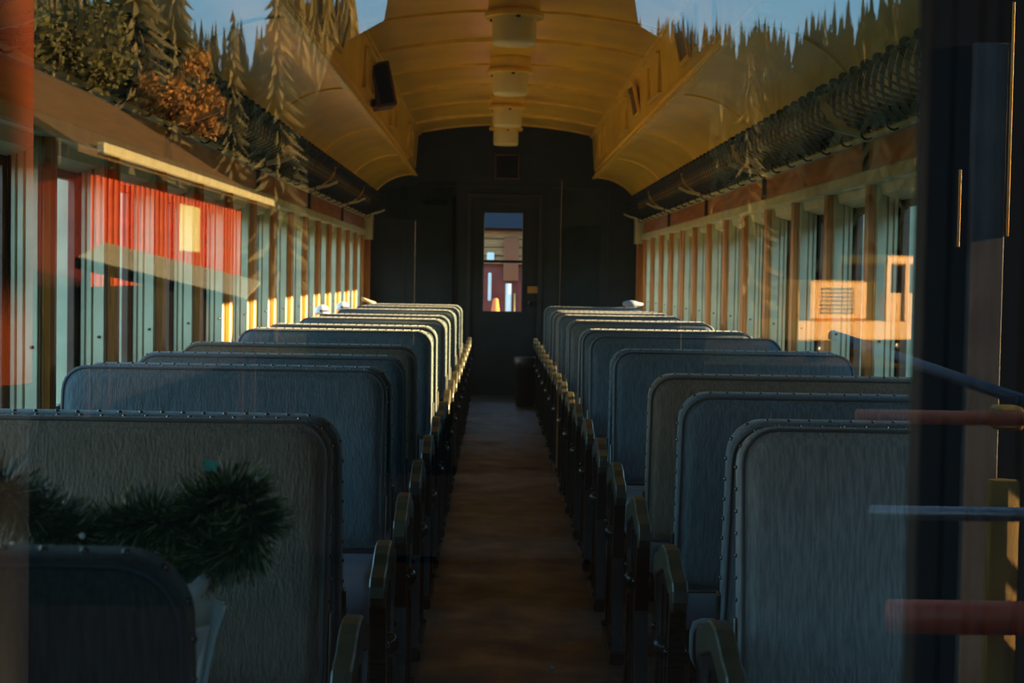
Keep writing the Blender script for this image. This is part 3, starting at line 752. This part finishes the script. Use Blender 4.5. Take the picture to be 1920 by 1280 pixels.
# dark coach added in place of the viewer's silhouette, blocks mirrored sky
r = empty('sky_blocking_coach', (0, -10.6, GZ)); tag(r, 'dark coach end added behind the viewer to block the mirrored sky', 'coach')
prof2 = [(1.42,.5),(1.42,3.6),(1.25,4.1),(.9,4.3),(.85,4.6),(.4,4.85)]
prof2 = prof2+[(-x,z) for x,z in reversed(prof2)]
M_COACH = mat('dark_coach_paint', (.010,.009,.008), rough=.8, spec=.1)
MB().loft([[(x,y,z) for x,z in prof2] for y in (-14,-.0)], smooth=False).build('body', M_COACH, r)
MB().box(-.38,.38,0,.05,1.15,3.2,.01).build('end_door', M_COACH, r)
for x in (-.95,.95):
    MB().box(x-.3,x+.3,0,.03,2.0,2.9,.01).build('end_window', M_BLACK, r)
for x in (-.75,.75):
    m = MB()
    for yy in (-2.5,-4.9,-9.5,-11.9): m.tube([(x-.06,yy,.45),(x+.06,yy,.45)], .45, 20)
    m.build('wheel_set', M_IRON, r)

# long red barn along the yard
M_RED = mat('red_metal', (.72,.085,.018), rough=.5, var=.25, vscale=2)
M_SHING = mat('brown_shingle', (.17,.095,.04), rough=1.0, spec=0.0, col2=(.10,.06,.03), vscale=5, stretch=(1,6,1))
r = empty('red_barn', (-7.2, -33.0, GZ)); tag(r, 'long red corrugated barn with brown roof mirrored among the left windows', 'barn')
MB().box(-7.5, 0, -11, 5.4, 2.2, 4.35).build('wall', M_RED, r)
cm = MB().box(0, .07, -.11, .11, 2.2, 4.35, .01).mesh('corrugation', M_RED)
for k in range(36): link('corrugation', cm, r, (0, -10.8+k*.455, 0))
MB().box(-7.5, .05, -11, 5.4, 0, 2.2).build('shaded_base', M_COACH, r)  # dark lower band paints the shade on the red wall
MB().loft([[(.8,-11.4,4.40),(-3.8,-11.4,7.2),(-8.4,-11.4,4.40),(-8.4,-11.4,4.28),(-3.8,-11.4,7.05),(.8,-11.4,4.28)],[(.8,9.4,4.40),(-3.8,9.4,7.2),(-8.4,9.4,4.40),(-8.4,9.4,4.28),(-3.8,9.4,7.05),(.8,9.4,4.28)]], smooth=False).build('roof', M_SHING, r)
MB().box(.78, .92, -11.4, 8.2, 4.34, 4.52, .02).build('gutter', mat('cream_gutter',(.72,.58,.26),rough=.5), r)
MB().box(.02, .09, -4.6, -2.2, 2.95, 4.0, .01).build('shutter', mat('cream_panel',(.78,.66,.30),rough=.6), r)
# lean-to roof
p0, p1 = pix(172,452,27.4), pix(475,528,27.4)
r = empty('lean_to', ((p0.x+p1.x)/2, .9-27.4, GZ)); tag(r, 'plank roofed lean-to mirrored in front of the red barn', 'shed')
zc = (p0.z+p1.z)/2-GZ; hw = (p1.x-p0.x)/2; sl = (p0.z-p1.z)/2
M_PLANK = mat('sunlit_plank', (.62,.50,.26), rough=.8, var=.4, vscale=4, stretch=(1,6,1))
for k in range(6):
    y0 = -.9+k*.3; za, zb = -.15*(y0+.9), -.15*(y0+1.18)
    MB().loft([[(-hw,y0,zc+sl+za),(-hw,y0+.28,zc+sl+zb),(-hw,y0+.28,zc+sl+zb-.03),(-hw,y0,zc+sl+za-.03)],[(hw,y0,zc-sl+za),(hw,y0+.28,zc-sl+zb),(hw,y0+.28,zc-sl+zb-.03),(hw,y0,zc-sl+za-.03)]], smooth=False).build('plank', M_PLANK, r)
MB().loft([[(-hw-.03,.9,zc+sl-.46),(-hw-.03,.96,zc+sl-.46),(-hw-.03,.96,zc+sl-.28),(-hw-.03,.9,zc+sl-.28)],[(hw+.03,.9,zc-sl-.46),(hw+.03,.96,zc-sl-.46),(hw+.03,.96,zc-sl-.28),(hw+.03,.9,zc-sl-.28)]], smooth=False).build('fascia', M_COACH, r)
for x in (-hw+.1, hw-.1):
    for yy in (-.7,.7): MB().box(x-.05,x+.05,yy-.05,yy+.05,0,zc-x/hw*sl-.15*(yy+.95)-.04).build('post', M_DARKWOOD, r)

# yellow locomotive
M_YEL = mat('yellow_engine_paint', (.85,.36,.02), rough=.45, var=.15, vscale=2)
M_LV = mat('louver_dark', (.03,.025,.02), rough=.5)
p = pix(1610, 560, 50); r = empty('yellow_locomotive', (p.x, .9-50, GZ)); r.rotation_euler = (0,0,-.55)
tag(r, 'small yellow switching locomotive mirrored at the right', 'locomotive')
MB().box(-3.4,3.4,-1.0,1.0,.75,1.35,.03).build('frame', M_YEL, r)
MB().box(.1,1.9,-1.05,1.05,3.05,3.35,.05).build('cab_roof', M_YEL, r)
m = MB()
for x in (.2,1.0,1.75):
    for yy in (-1,1): m.box(x-.09,x+.09,yy-.06,yy+.06,1.35,3.1)
m.box(.15,1.85,-.98,.98,1.35,2.2)
m.build('cab', M_YEL, r)
MB().box(.25,1.7,-.90,.90,2.2,3.05).build('cab_glass', mat('cab_dark_glass',(.04,.05,.05),rough=.1), r)
MB().box(-2.7,.15,-.70,.70,1.35,2.55,.06).build('hood', M_YEL, r)
for k in range(7): MB().box(-2.2,-.9,.70,.74,1.55+.12*k,1.61+.12*k).build('louver', M_LV, r)
for x in (-2.4,2.4):
    for yy in (-.78,.78): MB().tube([(x,yy-.06,.45),(x,yy+.06,.45)], .45, 18).build('wheel', M_IRON, r)
for x in (-3.3,3.3):
    MB().tube([(x,.9,1.35),(x,.9,2.2),(x,-.9,2.2),(x,-.9,1.35)], .03, 6).build('handrail', M_YEL, r)

# railing of the platform where the viewer stands
def rail_thing(name, label, cat): 
    r = empty(name, (0,0,GZ)); tag(r, label, cat); return r
yr = .9-3.0
M_ORP = mat('orange_red_paint', (.24,.045,.010), rough=.5); M_YP = mat('yellow_post_paint', (.55,.30,.03), rough=.5, var=.3)
a = pix(1882,900,3.0)
r = rail_thing('railing_post', 'yellow railing post mirrored at the right edge', 'post')
MB().tube([(a.x,yr,0),(a.x,yr,a.z-GZ)], .030, 6, smooth=False).build('shaft', M_YP, r)
b = pix(1882,785,3.0); MB().box(b.x-.02,b.x+.03,yr-.03,yr+.03,b.z-GZ-.02,b.z-GZ+.025,.006).build('cap', M_YP, r)
def hrail(px, py, dia, material, label, name):
    q = pix(px, py, 2.9); o = MB().tube([(q.x, .9-2.9, q.z),(q.x+1.6, .9-2.9, q.z)], dia/2, 14).build(name, material); tag(o, label, 'railing', 'platform railings'); 
hrail(1665, 1155, .062, mat('bright_orange_tube',(.75,.10,.015),rough=.4), 'thick orange red railing tube mirrored at the lower right', 'railing_tube')
hrail(1632, 960, .026, mat('galvanised_steel',(.30,.31,.34),rough=.35,metal=.6), 'thin steel railing bar mirrored above the orange tube', 'railing_bar')
hrail(1605, 780, .026, mat('bright_orange_bar',(.85,.16,.04),rough=.4), 'thin orange railing bar mirrored beside the seats', 'railing_bar')
qa, qb = pix(1560,628,3.3), pix(2010,782,2.75)
o = MB().tube([(qa.x,.9-3.3,qa.z),(qb.x,.9-2.75,qb.z)], .011, 10).build('stair_rail', mat('blue_grey_steel',(.10,.12,.16),rough=.4)); tag(o, 'slanting blue-grey stair rail mirrored at the right', 'railing', 'platform railings')
q0 = pix(58, 300, 3.4)
r = rail_thing('red_post', 'thick round orange red painted post mirrored at the left edge', 'post')
MB().tube([(q0.x-.13,.9-3.4,1.02-GZ),(q0.x-.13,.9-3.4,3.4-GZ)], .13, 20).build('shaft', M_ORP, r)
MB().tube([(q0.x-.13,.9-3.4,0),(q0.x-.13,.9-3.4,1.02-GZ)], .125, 20).build('base', M_BLACK, r)
a = pix(1722, 400, 4.4)
r = rail_thing('equipment_cabinet', 'tall dark equipment cabinet mirrored at the right edge of the glass', 'cabinet')
MB().box(a.x, a.x+1.1, .9-4.4-.05, .9-4.4, 0, 3.6-GZ, .01).build('body', M_COACH, r)
b = pix(1826, 80, 4.38); c = pix(1892, 80, 4.38)
MB().box(b.x, c.x, .9-4.4, .9-4.37, 1.2, b.z-GZ, .004).build('louvred_panel', mat('grey_cabinet_panel',(.16,.14,.12),rough=.5,var=.3), r)
for px in (1793, 1884):
    b = pix(px, 500, 4.36); MB().box(b.x-.004, b.x+.004, .9-4.37, .9-4.345, (1.36 if px == 1793 else 1.39)-GZ, (1.57 if px == 1793 else 2.02)-GZ, .002).build('edge_strip', M_BRASS, r)
# what the end door looks out on: the next coach
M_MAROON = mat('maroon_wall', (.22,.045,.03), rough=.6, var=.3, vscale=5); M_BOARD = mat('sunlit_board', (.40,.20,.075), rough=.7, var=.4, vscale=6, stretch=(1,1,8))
r = empty('next_coach', (0, 19.6, GZ)); tag(r, 'maroon end of the next coach seen through the end door window', 'coach')
MB().box(-1.45,1.45,.5,12,.5,4.2).build('body', M_MAROON, r)
for k in range(4): MB().box(-1.45,1.45,.44,.50,2.66+k*.105,2.755+k*.105,.004).build('board', M_BOARD, r)
MB().box(-1.5,1.5,.30,.52,3.10,3.75).build('hood', mat('slate_hood',(.018,.024,.04),rough=.6,spec=.2), r)
MB().box(-1.4,1.4,-.9,.5,1.38,1.50).build('platform', M_DARKWOOD, r)
MB().tube([(.085,.40,1.42),(.085,.40,2.42)], .038, 12).build('white_pipe', mat('white_pipe',(.8,.72,.62),rough=.5), r)
MB().tube([(.16,.38,1.42),(.16,.38,2.3)], .012, 8).build('grab_rail', M_BRASS, r)
MB().box(.02,.20,.40,.47,2.45,3.0,.01).build('copper_panel', mat('copper_panel',(.22,.07,.025),rough=.5), r)
MB().box(-.19,-.10,.40,.46,2.70,2.80,.01).build('white_box', M_WHITEPL, r)
MB().box(-.17,-.13,.42,.47,2.2,2.55,.01).build('hose', M_WHITEPL, r)
m = MB(); m.lathe([(.16,0),(.16,.03),(.135,.03),(.03,.74),(.0,.75)], n=20)
o = m.build('traffic_cone', mat('fluorescent_orange',(1.0,.16,.02),rough=.5), None, (-.075, 19.1, .25)); tag(o, 'bright orange cone seen through the end door window', 'cone')

# unseen shed added on the right to keep sun off the coach's near half
r = empty('sun_blocking_shed', (7.5, .2, GZ)); tag(r, 'dark shed added out of view right of the coach to block the sun', 'shed')
MB().box(-2.2,2.2,-1.4,8.7,0,4.2).build('walls', M_SPEAK, r)
MB().loft([[(-2.6,-1.6,4.2),(2.6,-1.6,4.2),(0,-1.6,5.6)],[(-2.6,8.9,4.2),(2.6,8.9,4.2),(0,8.9,5.6)]], smooth=False).build('roof', M_COACH, r)
# low wooded hills ahead on both sides
for s, nm in ((-1,'hills_left'),(1,'hills_right')):
    hill(nm, [[(s*(14+x), y, GZ+ (0 if k == 0 else (2.6+1.4*math.sin(y*.05+x*.3+s))*min(1,k/3))) for k, x in enumerate((0,6,14,26,40,90))] for y in range(70, 330, 13)], 'low grassy hills outside on the %s side' % ('left' if s < 0 else 'right'))
